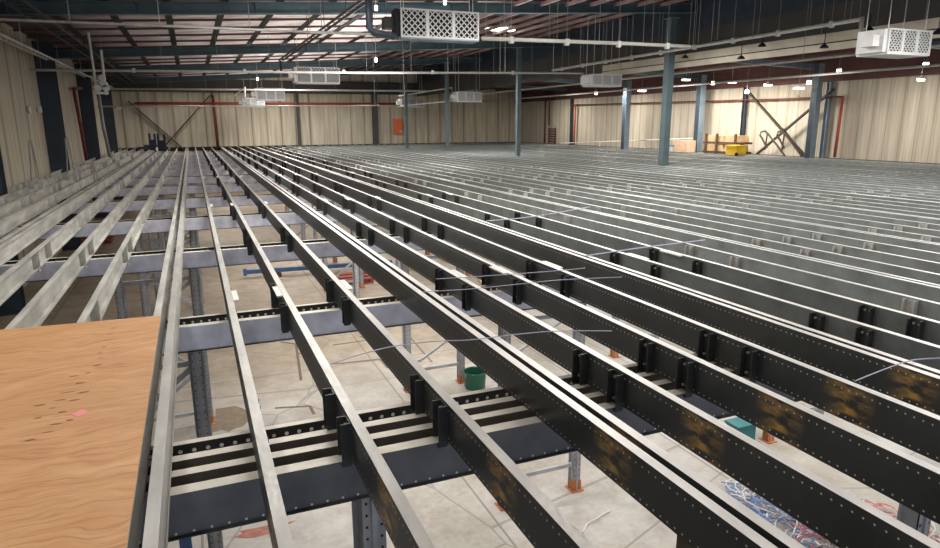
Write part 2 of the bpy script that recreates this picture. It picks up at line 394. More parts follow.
for i, Y in enumerate(ROWS):
    w = ordw(i+1)
    t = thing('cross_beam', f'dark steel cross beam under the joists, {w} beam ahead counting from the foreground', 'beam', (0, Y, 0), 0, 'cross beams under the joists')
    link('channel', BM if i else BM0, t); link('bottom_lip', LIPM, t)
    if i < 7:
        t2 = thing('perforated_rail', f'narrow perforated dark rail just behind the {w} cross beam from the foreground', 'rail', (0, Y+(.56 if i == 0 else .30), 0), 0, 'perforated rails behind the cross beams')
        link('channel', BR, t2)
for k, dy in enumerate((.19, .36)):
    t = thing('cross_beam', f'inner channel with cream top flange, {["nearer", "farther"][k]} of two behind the foreground beam', 'beam', (0, ROWS[0]+dy, 0), 0, 'cross beams under the joists')
    link('channel', cbeam_mesh(False, 'inner', .235, .07), t)

# ------------------------------------------------------------ uprights below
def upright_mesh(h=2.52, w=.10, dp=.09):
    """perforated omega section, front face to -Y, base at z=0"""
    b = MB(); t = .005
    b.box(-w/2, w/2, 0, t, 0, h, 0)
    b.box(-w/2, -w/2+t, 0, dp, 0, h); b.box(w/2-t, w/2, 0, dp, 0, h)
    b.box(-w/2-.022, -w/2, dp-t, dp, 0, h); b.box(w/2, w/2+.022, dp-t, dp, 0, h)
    b.box(-.012, .012, -.012, 0, 0, h, 0)
    n = int(h/.075)
    for i in range(n):
        z = .05+i*.075
        for xx in (-.032, .032): b.box(xx-.005, xx+.005, -.002, .001, z, z+.014, 1)
    return b.mesh('upright', [M['upright'], M['blackgrille']])
UM = upright_mesh()
FM = MB().box(-.085, .085, -.05, .14, 0, .012).box(-.062, .062, -.01, .10, .012, .14).mesh('base_foot', M['rust'])
def strut_mesh(a, b): return MB().bar(a, b, .035, .05).mesh('brace', M['upright'])
bz = [((.05, .05, .2), (.95, .05, .2)), ((.05, .05, .2), (.95, .05, .9)), ((.95, .05, .9), (.05, .05, 1.6)), ((.05, .05, 1.6), (.95, .05, 2.3)), ((.05, .05, 2.35), (.95, .05, 2.35))]
BZ = [strut_mesh(*p) for p in bz]
gx = [-1.15, 3.12, 7.42, 11.7, 16.0]
gn = ['beneath the plywood edge', 'beneath the middle joists', 'to the right of the green bucket', 'far right of the bucket', 'farthest right of all']
for i, Y in enumerate(ROWS[1:7]):
    for j, gxx in enumerate(gx):
        if j > 2 and i > 2: continue
        t = thing('rack_tower', f'steel rack tower below the {ordw(i+2)} cross beam, {gn[j]}', 'frame', (gxx, Y+.12, FLOOR), 0, 'rack upright frames under the deck')
        for xx in (0, 1.0):
            link('upright', UM, t, (xx, 0, 0)); link('base_foot', FM, t, (xx, 0, 0))
        if j == 0 or i > 2:
            for me in BZ: link('brace', me, t)
        else:
            link('brace', BZ[4], t)
            link('brace', BZ[0], t, (0, 0, .15))
t = thing('upright_post', 'wide perforated steel post right under the foreground cross beam', 'post', (.77, ROWS[0]+.02, FLOOR))
for dx in (0, ):
    o = link('upright', UM, t); o.scale = (1.35, 1.6, 1); link('base_foot', FM, t)
for q, nm in (((215, 560), 'thin brown post below the foreground beam, left of the wide perforated post'),):
    p = on_z(213, 540, -1.3); t = thing('upright_post', nm, 'post', (-.0, 4.6, FLOOR)); o = obj('shaft', MB().tube([(0, 0, 0), (0, 0, 1.1)], .03, 8), M['rust'], t)
# short posts in the near foreground on the right
t = thing('timber_post', 'weathered square post under the paired joist at the bottom of the view', 'post', (2.02, 2.12, FLOOR))
obj('shaft', MB().box(-.05, .05, -.05, .05, 0, 2.73), M['oldtimber'], t); obj('cap_plate', MB().box(-.07, .07, -.07, .07, 2.73, 2.75), M['cleat'], t)
t = thing('upright_post', 'dark steel post under the joists at the lower right corner', 'post', (3.20, 1.80, FLOOR))
o = link('upright', UM, t); o.scale = (1, 1, 2.755/2.52); link('base_foot', FM, t)
# long diagonal braces running between the uprights in the direction of the joists
def brace_bar(a, b, lab, w=.05):
    t = obj('diagonal_brace', MB().bar(a, b, w, .035), M['upright']); tag(t, lab, 'brace', 'diagonal braces under the deck')
brace_bar(on_y(450, 338, 10.3), on_y(419, 361, 9.6), 'pale diagonal brace beside the green bucket, behind its left upright')
brace_bar(on_y(567, 317, 9.2), on_y(517, 352, 8.3), 'pale diagonal brace seen between the joists right of the green bucket')

# ------------------------------------------------------------ plywood
t = thing('plywood_sheet', 'orange-brown plywood sheet laid over the joists in the left foreground', 'plywood', (0, 0, 0))
px0, px1, py0, py1 = -2.8, -.365, 1.0, 5.84
pb = MB(); pb.v = [(px0, py0, .002), (px1, py0, .002), (px1-.005, py1-.03, .002), (px0, py1+.12, .002), (px0, py0, .020), (px1, py0, .020), (px1-.005, py1-.03, .020), (px0, py1+.12, .020)]
pb.f = [(0, 3, 2, 1), (4, 5, 6, 7), (0, 1, 5, 4), (1, 2, 6, 5), (2, 3, 7, 6), (3, 0, 4, 7)]; pb.m = [1, 0, 1, 1, 1, 1]
obj('board', pb, [M['ply'], M['plyedge']], t)
def blob(cx, cy, rx, ry, n=14, z=.0215, seed=0):
    rr = random.Random(seed); b = MB(); b.v = [(cx, cy, z)]
    for k in range(n):
        a = 2*PI*k/n; s = .65+.5*rr.random(); b.v.append((cx+rx*s*math.cos(a), cy+ry*s*math.sin(a), z))
    for k in range(n): b.f.append((0, 1+k, 1+(k+1) % n)); b.m.append(0)
    return b
p = on_z(80, 413, .0215); o = obj('paint_mark', blob(p.x, p.y, .04, .05, seed=3), M['pink'], t); o['label'] = 'pink spray paint mark'
for a, b2 in zip([(113, 328), (110, 334), (108, 340), (104, 347), (100, 353), (101, 358), (97, 365), (88, 373), (80, 383), (74, 376), (68, 392), (60, 400), (52, 408), (62, 412), (70, 420), (55, 424), (48, 432), (38, 418), (40, 405), (30, 440), (74, 400), (84, 392)], range(30)):
    p = on_z(*a, .021); obj('scuff_mark', blob(p.x, p.y, .02+.022*random.random(), .006+.007*random.random(), 9, .0211, b2), M['scuff'], t)
# ------------------------------------------------------------ building columns
def icol(name, x, y, z0, z1, w, d, m, lab, group=None, web=None):
    b = MB(); tf = .02; tw = .016
    b.box(-w/2, w/2, -d/2, -d/2+tf, z0, z1); b.box(-w/2, w/2, d/2-tf, d/2, z0, z1); b.box(-tw/2, tw/2, -d/2+tf, d/2-tf, z0, z1)
    t = thing(name, lab, 'column', (x, y, 0), 0, group)
    obj('shaft', b, m, t)
    obj('base_plate', MB().box(-w/2-.06, w/2+.06, -d/2-.06, d/2+.06, FLOOR, FLOOR+.03), m, t)
    return t
def tubecol(x, y, r, z1, lab):
    t = thing('structural_column', lab, 'column', (x, y, 0), 0, 'thin teal columns standing through the deck')
    obj('shaft', MB().box(-r, r, -r, r, FLOOR, z1), M['teal'], t)
    obj('base_plate', MB().box(-r-.08, r+.08, -r-.08, r+.08, FLOOR, FLOOR+.03), M['teal'], t)
    obj('cap_plate', MB().box(-r-.05, r+.05, -r-.12, r+.12, z1-.03, z1), M['teal'], t)
for q, r, lab in (((663, 165), .135, 'nearest thin teal column, right of centre, rising through the deck'), ((517.8, 155), .10, 'second nearest thin teal column, standing just right of the picture centre'),
                  ((447.6, 149.8), .10, 'third teal column, below the small white cooler near the centre'), ((407, 147.6), .09, 'farthest thin teal column, beside the hanging orange panel')):
    p = on_z(*q); tubecol(p.x, p.y, r, min(roof_z(p.x)-.55, roof_z(p.x)-.5), lab)
for q, w, d, lab, zt in (((624.5, 149), .34, .34, 'blue-grey steel column by the right wall, left of the nearest teal column', 4.0), ((697, 151.8), .34, .34, 'blue-grey steel column beside the stacked timber at the right wall', 4.0),
                      ((809.5, 157), .30, .30, 'large blue-grey steel column in front of the cross bracing at right', 4.0)):
    p = on_z(*q)
    if p.x > 25.2: p = on_x(q[0], q[1]-1.5, 25.2)
    t = icol('steel_column', p.x, p.y, FLOOR, zt, w, d, M['bluegrey'], lab, 'blue-grey columns near the right wall')
    obj('dark_side_sheet', MB().box(-w/2-.005, -w/2+.01, -d/2+.02, d/2-.02, FLOOR, zt), M['navy'], t)  # navy sheet over the column's left side, between the flanges
for q, lab in (((571.5, 147), 'dark slim wall post on the right wall with a red pipe beside it'), ((743.5, 154), 'dark slim wall post at the left end of the cross bracing'), ((826, 157), 'grey slim wall post at the right end of the cross bracing'), ((510, 145), 'dark post in the far right corner of the hall')):
    p = on_z(*q); p = on_x(q[0], 120, XR-.12); icol('wall_post', XR-.12, p.y, FLOOR, 3.27, .16, .2, M['navy'] if q[0] < 800 else M['bluegrey'], lab, 'slim posts on the right wall')
for q, lab in (((299, 145), 'slim grey post on the far wall below the hanging coolers'), ((375, 145), 'dark grey post on the far wall left of the hanging orange panel')):
    p = on_y(q[0]+.6, 145, YF-.12); icol('wall_post', p.x, YF-.25, FLOOR, 3.8, .22 if q[0] < 320 else .42, .2, M['fascia_d'], lab, 'slim posts on the far wall')
for Y, lab in ((19.0, 'dark navy wall column cut by the left edge of the view'), (28.3, 'nearest full dark navy column on the left wall'), (37.6, 'second dark navy column on the left wall beyond the red pipe'), (46.6, 'farthest dark navy column on the left wall near the corner')):
    icol('wall_column', XL+.28, Y, FLOOR, 4.45, .30, .5, M['navy'], lab, 'navy columns on the left wall').rotation_euler = (0, 0, 0)
    C.objects[-1].scale = C.objects[-1].scale
for o in list(C.objects):
    if o.name.startswith('wall_column'):
        for c in o.children:
            if c.name.startswith('shaft'):
                c.data = MB().box(-.28, .28, -.24, -.22, FLOOR, 4.45).box(-.28, .28, .22, .24, FLOOR, 4.45).box(-.01, .01, -.22, .22, FLOOR, 4.45).box(-.28, -.26, -.22, .22, FLOOR, 4.45).mesh('shaft', M['navy'])

# ------------------------------------------------------------ roof framing
for i, (Y, lab) in enumerate(((10.2, 'nearest teal roof rafter spanning overhead'), (19.9, 'teal roof rafter crossing the very top of the view'), (29.6, 'teal roof rafter behind the large white cooler'), (38.6, 'third visible teal rafter, above the second row of coolers'), (46.5, 'farthest teal rafter close to the far wall'))):
    t = thing('roof_rafter', lab, 'rafter', (0, Y, 0), 0, 'teal roof rafters')
    b = MB(); zb = lambda x: roof_z(x)-.56
    lo = -.43 if i < 2 else -.58; hi = -.11 if i < 2 else -.27
    for dz0, dz1, hw in ((lo, lo+.03, .12), (lo+.03, hi-.03, .012), (hi-.03, hi, .12)):
        k = len(b.v); xa, xb = XL+.02, XK-.02
        b.v += [(x_, s*hw, roof_z(x_)+dz) for x_ in (xa, xb) for s in (-1, 1) for dz in (dz0, dz1)]
        for q in ((0, 1, 3, 2), (4, 6, 7, 5), (0, 4, 5, 1), (2, 3, 7, 6), (0, 2, 6, 4), (1, 5, 7, 3)): b.f.append(tuple(k+c for c in q)); b.m.append(0)
    obj('girder', b, M['tealdk'], t)
    xs = XL+1.0
    while xs < XK-.5:
        obj('stiffener', MB().box(xs-.01, xs+.01, -.11, .11, roof_z(xs)+lo+.03, roof_z(xs)+hi-.03), M['tealdk'], t); xs += 2.9
y = 12.2; k = 0
while y < YF-.5:
    k += 1
    b = MB(); b.bar((XL, y, roof_z(XL)-.07), (XK-.02, y, roof_z(XK)-.05), .06, .07)
    tag(obj('roof_purlin', b, M['purlin']), f'red oxide roof purlin running across the hall, {ordw(k)} one counting away from the viewer', 'purlin', 'red roof purlins across the hall')
    y += 1.9
k = 0; x = -3.2
while x < XK-.6:
    k += 1; wide = x < 8.6
    b = MB(); b.box(x-.10, x+.10, 12, YF-.3, roof_z(x)-.12, roof_z(x)-.09) if wide else b.box(x-.05, x+.05, 12, YF-.3, roof_z(x)-.22, roof_z(x)-.12)
    tag(obj('roof_batten', b, M['batten'] if wide else M['batten2']), f'{"dark" if wide else "pale pinkish"} roof batten running into the distance, {ordw(k)} from the left wall', 'batten', 'roof battens running away from the viewer')
    x += 1.45 if wide else .95
# low roof over the right bay
for k, x in enumerate((18.6, 20.4, 22.2, 23.8, 25.8)):
    zz = zl+(zr-zl)*(x-XK)/(XR-XK)
    tag(obj('soffit_purlin', MB().box(x-.06, x+.06, YB+12, YF-.3, zz-.15, zz-.01), M['purlin']), f'red-brown purlin under the low right roof, {ordw(k+1)} out from the cream fascia', 'purlin', 'purlins under the low roof at right')
for k, Y in enumerate((15.2, 22.2, 29.2, 36.5, 43.5)):
    b = MB().bar((XK+.1, Y, zl-.29), (XR-.13, Y, zr-.29), .16, .22)
    tag(obj('low_rafter', b, M['bluegrey'] if k < 2 else M['tealdk']), f'blue-grey rafter under the low right roof, {ordw(k+1)} away from the viewer', 'rafter', 'rafters under the low roof at right')

# ------------------------------------------------------------ cooling units
def cooler(cx, cy, cz, W, Ht, lab, dark, big=False):
    t = thing('air_cooler', lab, 'cooler', (cx, cy, cz), 0, 'hanging white air coolers')
    D = .42 if big else .75
    case = MB(); case.box(-W/2, W/2, .06, D, -Ht/2, Ht/2)
    obj('casing', case, M['white'], t)
    obj('end_panel', MB().box(-W/2-.10, -W/2-.001, .05, D-.05, -Ht/2+.02, Ht/2-.02), M['white'] if not big else M['blackgrille'], t)
    for f in range(3):
        x0 = -W/2+f*W/3; x1 = x0+W/3; g = .035
        obj('coil', MB().box(x0+g, x1-g, .035, .059, -Ht/2+g, Ht/2-g), M['blackgrille'] if dark else M['greygrille'], t)
        fr = MB(); fr.box(x0, x1, 0, .06, Ht/2-g, Ht/2); fr.box(x0, x1, 0, .06, -Ht/2, -Ht/2+g); fr.box(x0, x0+g, 0, .06, -Ht/2+g, Ht/2-g); fr.box(x1-g, x1, 0, .06, -Ht/2+g, Ht/2-g)
        fo = obj('grille_frame', fr, M['white'], t)
        lat = MB(); iw = W/3-2*g; ih = Ht-2*g; n = 4; st = iw/n
        cxx = (x0+x1)/2
        for s in (-1, 1):
            c = -iw-ih
            while c < iw+ih:
                # line x = s*z + c clipped to the opening
                pts = []
                za, zb_ = -ih/2, ih/2
                lo, hi = za, zb_
                # x(z) = s*z + c within +-iw/2
                if s > 0: lo = max(lo, -iw/2-c); hi = min(hi, iw/2-c)
                else: lo = max(lo, c-iw/2); hi = min(hi, c+iw/2)
                if hi-lo > .02: lat.bar((cxx+s*lo+c, .02, lo), (cxx+s*hi+c, .02, hi), .021, .012, ref=(0, 1, 0))
                c += st
        if not lat.v: continue
        obj('lattice', lat, M['white'], fo)
    obj('drain_tray', MB().box(-W/2, W/2, .0, D, -Ht/2-.03, -Ht/2-.001), M['bluegrey'] if big else M['white'], t)
    for sx in (-W/2+.1, W/2-.1):
        for yy in (.12, D-.1):
            obj('hanger_rod', MB().tube([(sx, yy, Ht/2), (sx, yy, max(.3, roof_z(min(cx, XK))-cz-.1 if cx < XK else zl-.1-cz))], .008, 6), M['whitepipe'], t)
    obj('connection_box', MB().box(-W/2-.30, -W/2-.10, .15, .45, -.12, .12), M['cleat'] if big else M['white'], t)
    return t
def place_unit(l, r, y, W, Y=None):
    a = on_y(l, y, 1).x; b = on_y(r, y, 1).x; Y = Y or W/(b-a); W = (b-a)*Y
    p = on_y((l+r)/2, y, Y); return p, W
for l, r, y, W, hpx, lab, dk, big, Y in ((402, 480, 24.3, 1.8, 27, 'large white lattice-fronted air cooler at top centre, nearest to the viewer', True, True, None),
        (297, 340, 75, 1.8, 15, 'white lattice air cooler left of centre, second in its row', True, False, None),
        (257, 285, 94, 1.8, 11.5, 'small white air cooler with three grey grilles above the red pipe', False, False, 42.5),
        (244, 265, 102.3, 1.8, 8, 'smallest white cooler partly behind the red wall pipe on the far wall', False, False, 47.5),
        (458, 482, 96.7, 1.8, 9.5, 'small white cooler hanging beside the third teal column', False, False, 37.0),
        (402, 424, 102.7, 1.8, 8, 'small white cooler just above the hanging orange panel', False, False, 46.0),
        (593, 622, 80, 1.6, 11, 'faint white air cooler behind the long pipe, right of centre', False, False, 23.2),
        (889, 932, 41.5, 1.44, 23, 'white lattice air cooler at the upper right with visible side casing', True, False, None)):
    p, W = place_unit(l, r, y, W, Y)
    dist = (Vector((p.x, p.y, p.z-H))).dot(fw)
    cooler(p.x, p.y, p.z, W, hpx*dist/F, lab, dk, big)

# ------------------------------------------------------------ pipes, trays
def pipe(pts, r, m, lab, group=None, name='ceiling_pipe', n=8, rods=0, clamps=0):
    t = thing(name, lab, 'pipe', (0, 0, 0), 0, group)
    obj('pipe_run', MB().tube(pts, r, n), m, t, smooth=True)
    a, b = Vector(pts[0]), Vector(pts[-1])
    for k in range(rods):
        f = (k+.5)/rods; p = a.lerp(b, f); top = roof_z(min(p.x, XK))-.1 if p.x < XK-.05 else zl-.05
        if top-p.z > .12: obj('hanger_rod', MB().tube([(p.x, p.y, p.z), (p.x, p.y, top)], .007, 5), M['greyrod'], t)
    for k in range(clamps):
        f = (k+.5)/clamps; p = a.lerp(b, f); obj('clamp', MB().box(p.x-.05, p.x+.05, p.y-.05, p.y+.05, p.z-r-.04, p.z+r+.02), m, t)
    return t
P = on_y
pipe([P(-60, 69, 27), P(310, 72.5, 27), P(620, 73.2, 27)], .045, M['whitepipe'], 'long white pipe crossing the whole hall below the roof, in front of the second cooler', rods=14, clamps=7)
pipe([P(482, 38.5, 14.9), P(630, 43.6, 14.9), P(690, 46.5, 14.9)], .045, M['whitepipe'], 'white pipe running right from behind the large cooler', rods=4, clamps=4)
pe = on_x(862, 19, 16.2)
pipe([pe, (16.2, 28.5, 4.02)], .055, M['whitepipe'], 'long white pipe running away from the upper right cooler, above the deck', rods=9, clamps=9)
e = on_y(862, 20, 13.4)
pipe([pe+Vector((0, 0, .05)), (16.2, pe.y-.02, pe.z-.62), (16.2, pe.y-.5, pe.z-.66)], .06, M['whitepipe'], 'white drop pipe into the upper right cooler')
pipe([P(83, 106.5, 44), P(400, 105.6, 44)], .04, M['whitepipe'], 'thin white pipe in front of the far wall at the height of the red pipe', rods=6)
pipe([P(83, 88.6, 40), P(430, 91, 40)], .05, M['whitepipe'], 'pale pipe high before the far wall, above the smallest coolers', rods=8)
pipe([P(399, 96, 44), P(452, 87.5, 38), P(452, 101, 38), P(400, 106, 44)], .04, M['whitepipe'], 'bent white pipe between the two small centre coolers')
pipe([P(234, 96, 44), P(245, 87.5, 39), P(245, 99, 39)], .04, M['whitepipe'], 'short bent pipe beside the small coolers left of centre')
pipe([P(368.5, 0, 13.5), P(369.5, 28, 13.5), P(374, 33, 13.5), P(396, 36.5, 13.9)], .085, M['navy'], 'thick dark drain pipe bending into the large cooler', smooth_=0) if False else pipe([P(368.5, -30, 13.5), P(369.5, 28, 13.5), P(374, 32.5, 13.5), P(394, 36.5, 13.9)], .075, M['navy'], 'thick dark pipe bending into the left end of the large cooler')
pipe([(XL+1.5, YF-.2, on_y(250, 104, YF).z), (XK-.5, YF-.2, on_y(420, 104, YF).z)], .085, M['redpipe'], 'long red pipe along the far wall above the hanging orange panel')
pipe([P(212.6, 95, YF-.3), P(218, 147, YF-.3)], .10, M['darkred'], 'dark red vertical pipe on the far wall at the cross brace')
pipe([on_x(571, 105, XR-.2), on_x(780, 99, XR-.2), on_x(843, 96.5, XR-.2)], .04, M['darkred'], 'red pipe along the right wall above the timber stack', n=6)
pipe([on_x(843, 96.5, XR-.25), on_x(834.5, 157, XR-.25)], .06, M['redpipe'], 'bright red vertical pipe on the right wall beyond the large blue-grey column')
pipe([on_x(575.5, 105, XR-.25), on_x(573.8, 146.5, XR-.25)], .07, M['redpipe'], 'red vertical pipe beside the dark slim wall post on the right wall')
pipe([on_x(546, 88, XR-.25), on_x(544.5, 144, XR-.25)], .07, M['purlin'], 'brown vertical pipe on the right wall left of the small ladder')
pipe([on_x(550, 86, XR-.25), on_x(549, 125, XR-.25)], .07, M['purlin'], 'brown vertical pipe ending at the top of the small wall ladder')
pipe([on_x(81, 88, XL+.2), on_x(74, 89, XL+.2), on_x(74.2, 92, XL+.2), on_x(81, 128, XL+.2), on_x(87, 163, XL+.2)], .075, M['darkred'], 'red pipe with rusty elbow on the left wall between two navy columns')
pipe([on_x(130, 107, XL+.2), on_x(124, 106, XL+.2), on_x(129, 150, XL+.2)], .10, M['darkred'], 'dark red pipe in the far left corner of the hall')
pipe([on_y(97, 85, 36), on_y(103, 125, 36), on_y(110, 157, 36)], .08, M['greyrod'], 'pale vertical pipe on the left side between navy columns')
for q, X, lab in (((940, 64.7, 780, 78), 22.0, 'long thin pale pipe under the low right roof, lower of two'), ((853, 54.5, 700, 71), 19.0, 'long pale pipe under the low right roof, upper of two')):
    a = on_x(q[0], q[1], X); c = on_x(q[2], q[3], X); zz = (a.z+c.z)/2
    pipe([(X, 9.5, zz), (X, YF-1, zz)], .045, M['whitepipe'], lab)
# valve cluster
vp = thing('valve_assembly', 'pale pipe drop with valve cluster hanging at the upper left', 'valve', on_y(103, 90, 25.8))
v0 = Vector(vp.location)
vb = MB(); vb.tube([on_y(89, 38, 25.8)-v0+Vector((0, 0, roof_z(-4)-.06-on_y(89, 38, 25.8).z)), on_y(89, 38, 25.8)-v0, on_y(97, 93, 25.8)-v0], .04, 8); vb.tube([on_y(101, 50, 25.8)-v0, on_y(106, 95, 25.8)-v0], .04, 8)
obj('pipe_run', vb, M['whitepipe'], vp)
vb = MB()
for q in ((98, 88), (106, 88), (102, 78), (104, 84)):
    c = on_y(*q, 25.8)-v0; vb.tube([c-Vector((.09, 0, 0)), c+Vector((.09, 0, 0))], .07, 8); vb.tube([c-Vector((0, .1, 0)), c+Vector((0, .1, 0))], .11, 10)
obj('valve_body', vb, M['whitepipe'], vp)
vb = MB(); c = on_y(102, 93, 25.8)-v0; vb.box(c.x-.2, c.x+.2, -.05, .05, c.z-.04, c.z+.04); obj('manifold', vb, M['galv'], vp)
# cable trays and struts
def tray(a, b, w, lab, m='galv', step=.6):
    a = Vector(a); b = Vector(b); t = thing('cable_tray', lab, 'tray', (0, 0, 0), 0, 'cable trays and struts under the roof')
    d = (b-a).normalized(); s = Vector((d.y, -d.x, 0)).normalized()*w/2
    obj('side_rail', MB().bar(a-s, b-s, .02, .07), M[m], t); obj('side_rail', MB().bar(a+s, b+s, .02, .07), M[m], t)
    n = int((b-a).length/step)
    for k in range(n):
        p = a.lerp(b, (k+.5)/n); obj('rung', MB().bar(p-s, p+s, .03, .02), M[m], t)
    for k in range(6):
        p = a.lerp(b, (k+.5)/6); obj('hanger_rod', MB().tube([p, (p.x, p.y, roof_z(p.x)-.1)], .009, 5), M[m], t)
tray((-4.35, 15, 3.83), (-4.35, 50, 3.83), .22, 'lower ladder tray running along the top of the left wall')
tray((-3.05, 14, 4.02), (-3.05, 49, 4.02), .38, 'wider ladder tray inboard of the left wall tray', 'cleat')
tray((3.75, 12.5, 4.18), (3.75, 29.6, 4.18), .16, 'dark edged tray running diagonally toward the large cooler', 'cleat')
pipe([(3.75, 29.6, 4.18), (3.75, 29.6, 3.75)], .05, M['cleat'], 'short dark drop at the far end of the diagonal tray')
b = MB(); b.bar(P(-40, 18, 14.9), P(310, 32, 14.9), .04, .10, ref=(0, 1, 0))
for k in range(4):
    p = P(-20+90*k, 18.8+k*4, 14.9); tag(obj('hanger_wire', MB().tube([p, (p.x, p.y, roof_z(p.x)-.02)], .0075, 5), M['greyrod']), 'thin pale wire hanging straight down from the roof', 'wire', 'thin hanger wires under the roof')
t = tag(obj('perforated_strut', b, web_material('strut_steel', (.34, .33, .31), 0, .12, (3.7,), 0, (0, 0, 0))), 'perforated grey strut crossing the upper left below the roof', 'strut')
b = MB(); b.bar(P(310, 32, 14.9), P(400, 35.5, 14.9), .05, .07, ref=(0, 1, 0)); tag(obj('perforated_strut', b, M['galv_old']), 'pale strut running into the left end of the large cooler', 'strut')
# loose hanger wires from the roof
hx = [(486, 0, 38), (500, 0, 72), (504, 0, 38), (549, 0, 42), (557, 0, 42), (580, 10, 66), (587, 12, 64), (599, 0, 44), (605, 0, 60), (626, 0, 55), (631, 0, 55), (643, 0, 45), (652, 0, 42), (658, 0, 50), (689, 0, 44), (693, 0, 44), (698, 0, 43), (711, 0, 45), (717, 0, 40), (752, 0, 40), (758, 0, 36), (803, 0, 58), (809, 0, 28), (821, 0, 36), (844, 0, 22), (850, 0, 20), (858, 0, 26), (876, 0, 30), (905, 0, 22), (925, 0, 20), (310, 2, 30), (322, 0, 34), (386, 0, 8), (448, 52, 73), (404, 62, 92), (375, 58, 105), (505, 40, 72), (553, 42, 73), (602, 46, 68)]
for k, (x_, y0, y1) in enumerate(hx):
    Yk = 15.5 if y1 < 46 else 22.0
    p = on_y(x_, y1, Yk)
    if p.x > XK-.2: Yk = (XK-.35)/(p.x/p.y); p = on_y(x_, y1, Yk)
    b = MB().tube([p, (p.x, p.y, roof_z(p.x)-.02)], .0075, 5)
    tag(obj('hanger_wire', b, M['greyrod']), 'thin pale wire hanging straight down from the roof', 'wire', 'thin hanger wires under the roof')

# ------------------------------------------------------------ lights fittings
lamps = [(686, 80, 4.6, 0), (713, 82.8, 2.4, 0), (732, 82.6, 5, 0), (768, 85.4, 5, 0), (747, 91.6, 2.2, 0), (642, 91, 4.5, 0), (596, 93, 2.2, 0), (799, 88.2, 7, 0), (839, 70.5, 3.0, 0), (926, 64, 3.0, 0), (809, 82, 2.4, 0), (921, 80, 5, 0)]
for k, (x_, y_, hw, _) in enumerate(lamps):
    X = 22.5 if y_ > 80 else 21.0
    zz = zl+(zr-zl)*(X-XK)/(XR-XK)-.28
    # depth from the height of the fitting
    d = ray(x_, y_); tt = (zz-H)/d.z; p = Vector((d.x*tt, d.y*tt, zz))
    p = on_x(x_, y_, 24.6 if x_ > 700 else 22.5)
    t = thing('ceiling_lamp', f'small bright lamp under the low right roof, {ordw(k+1)} of the scattered lamps', 'lamp', p, 0, 'small lit lamps under the low right roof')
    w = hw*p.y/F*1.2
    if hw > 4: obj('tube', MB().box(-w*.9, w*.9, -.05, .05, -.03, .03), M['lamp'], t); obj('tray', MB().box(-w*.95, w*.95, -.08, .08, .03, .07), M['white'], t)
    else: obj('bulb', MB().tube([(0, 0, -.09), (0, 0, -.04), (0, 0, .04)], .09, 10), M['lamp'], t); obj('cap', MB().tube([(0, 0, .04), (0, 0, .10)], .09, 10), M['white'], t)
    obj('stem', MB().tube([(0, 0, .04), (0, 0, zl+(zr-zl)*(p.x-XK)/(XR-XK)-p.z)], .01, 5), M['greyrod'], t)
dl = ['', 'farthest', 'second farthest', 'third farthest', 'third nearest', 'second nearest', 'nearest']
for k, (x_, y_) in enumerate([(685, 58), (741, 59), (762, 46.5), (824, 48), (869, 31), (938, 34)]):
    p = on_x(x_, y_, XK-.35)
    t = thing('pendant_lamp', f'{dl[k+1]} dark dome pendant hanging before the cream fascia', 'lamp', p, 0, 'dark dome pendants in front of the cream fascia')
    b = MB(); b.tube([(0, 0, 0), (0, 0, .07), (0, 0, .11)], .13, 12, r2=.03); obj('shade', b, M['blackgrille'], t)
    obj('stem', MB().tube([(0, 0, .1), (0, 0, .42)], .012, 5), M['blackgrille'], t)
for k, (x_, y_, Y) in enumerate(((257.5, 79, 31), (445, 2, 16), (376, 8, 18), (376, 60, 22))):
    p = on_y(x_, y_, Y); t = thing('ceiling_lamp', ['small bright lamp below the roof left of the second cooler', 'small bright bulb at the top of the view above the large cooler', 'small bright bulb left of the large cooler near the roof', 'small bright bulb just below the large cooler'][k], 'lamp', p)
    obj('bulb', MB().tube([(0, 0, -.06), (0, 0, 0), (0, 0, .06)], .04, 8), M['lamp'], t); obj('stem', MB().tube([(0, 0, .08), (0, 0, roof_z(p.x)-p.z-.1)], .008, 5), M['white'], t)
p = on_y(500, 29, 27)
t = thing('ceiling_lamp', 'long glowing white light trough behind the right end of the large cooler', 'lamp', p)
obj('tube', MB().box(-.62, .62, -.2, .2, -.06, .03), M['lamp'], t); obj('tray', MB().box(-.66, .66, -.22, .22, .03, .08), M['white'], t)
p = on_x(117, 108, XL+.5)
t = thing('flood_lamp', 'small white floodlight on the left wall above the far navy column', 'lamp', p)
obj('housing', MB().tube([(0, 0, 0), (.25, -.05, .0)], .16, 8, r2=.08), M['white'], t); obj('bracket', MB().bar((0, 0, 0), (-.5, 0, .1), .05), M['cleat'], t)

# ------------------------------------------------------------ cross bracing on walls
def xbrace(p4, lab, m, w=.12):
    t = thing('cross_brace', lab, 'brace', (0, 0, 0), 0)
    for i, (a, b) in enumerate(p4): obj('brace_bar', MB().bar(a, b, w, .08), m, t)
yy = YF-.35
xbrace([(on_y(128, 101, yy), on_y(186, 151, yy)), (on_y(213, 92, yy-.1), on_y(162, 149, yy-.1))], 'dark brown cross brace on the far wall behind the left joists', M['brown'], .24)
xx = XR-.32
xbrace([(on_x(748.5, 92, xx), on_x(806, 157, xx)), (on_x(834, 89, xx-.1), on_x(757, 154, xx-.1)), (on_x(783, 129, xx), on_x(802, 156, xx))], 'dark cross brace on the right wall behind the large blue-grey column', M['brown'], .12)
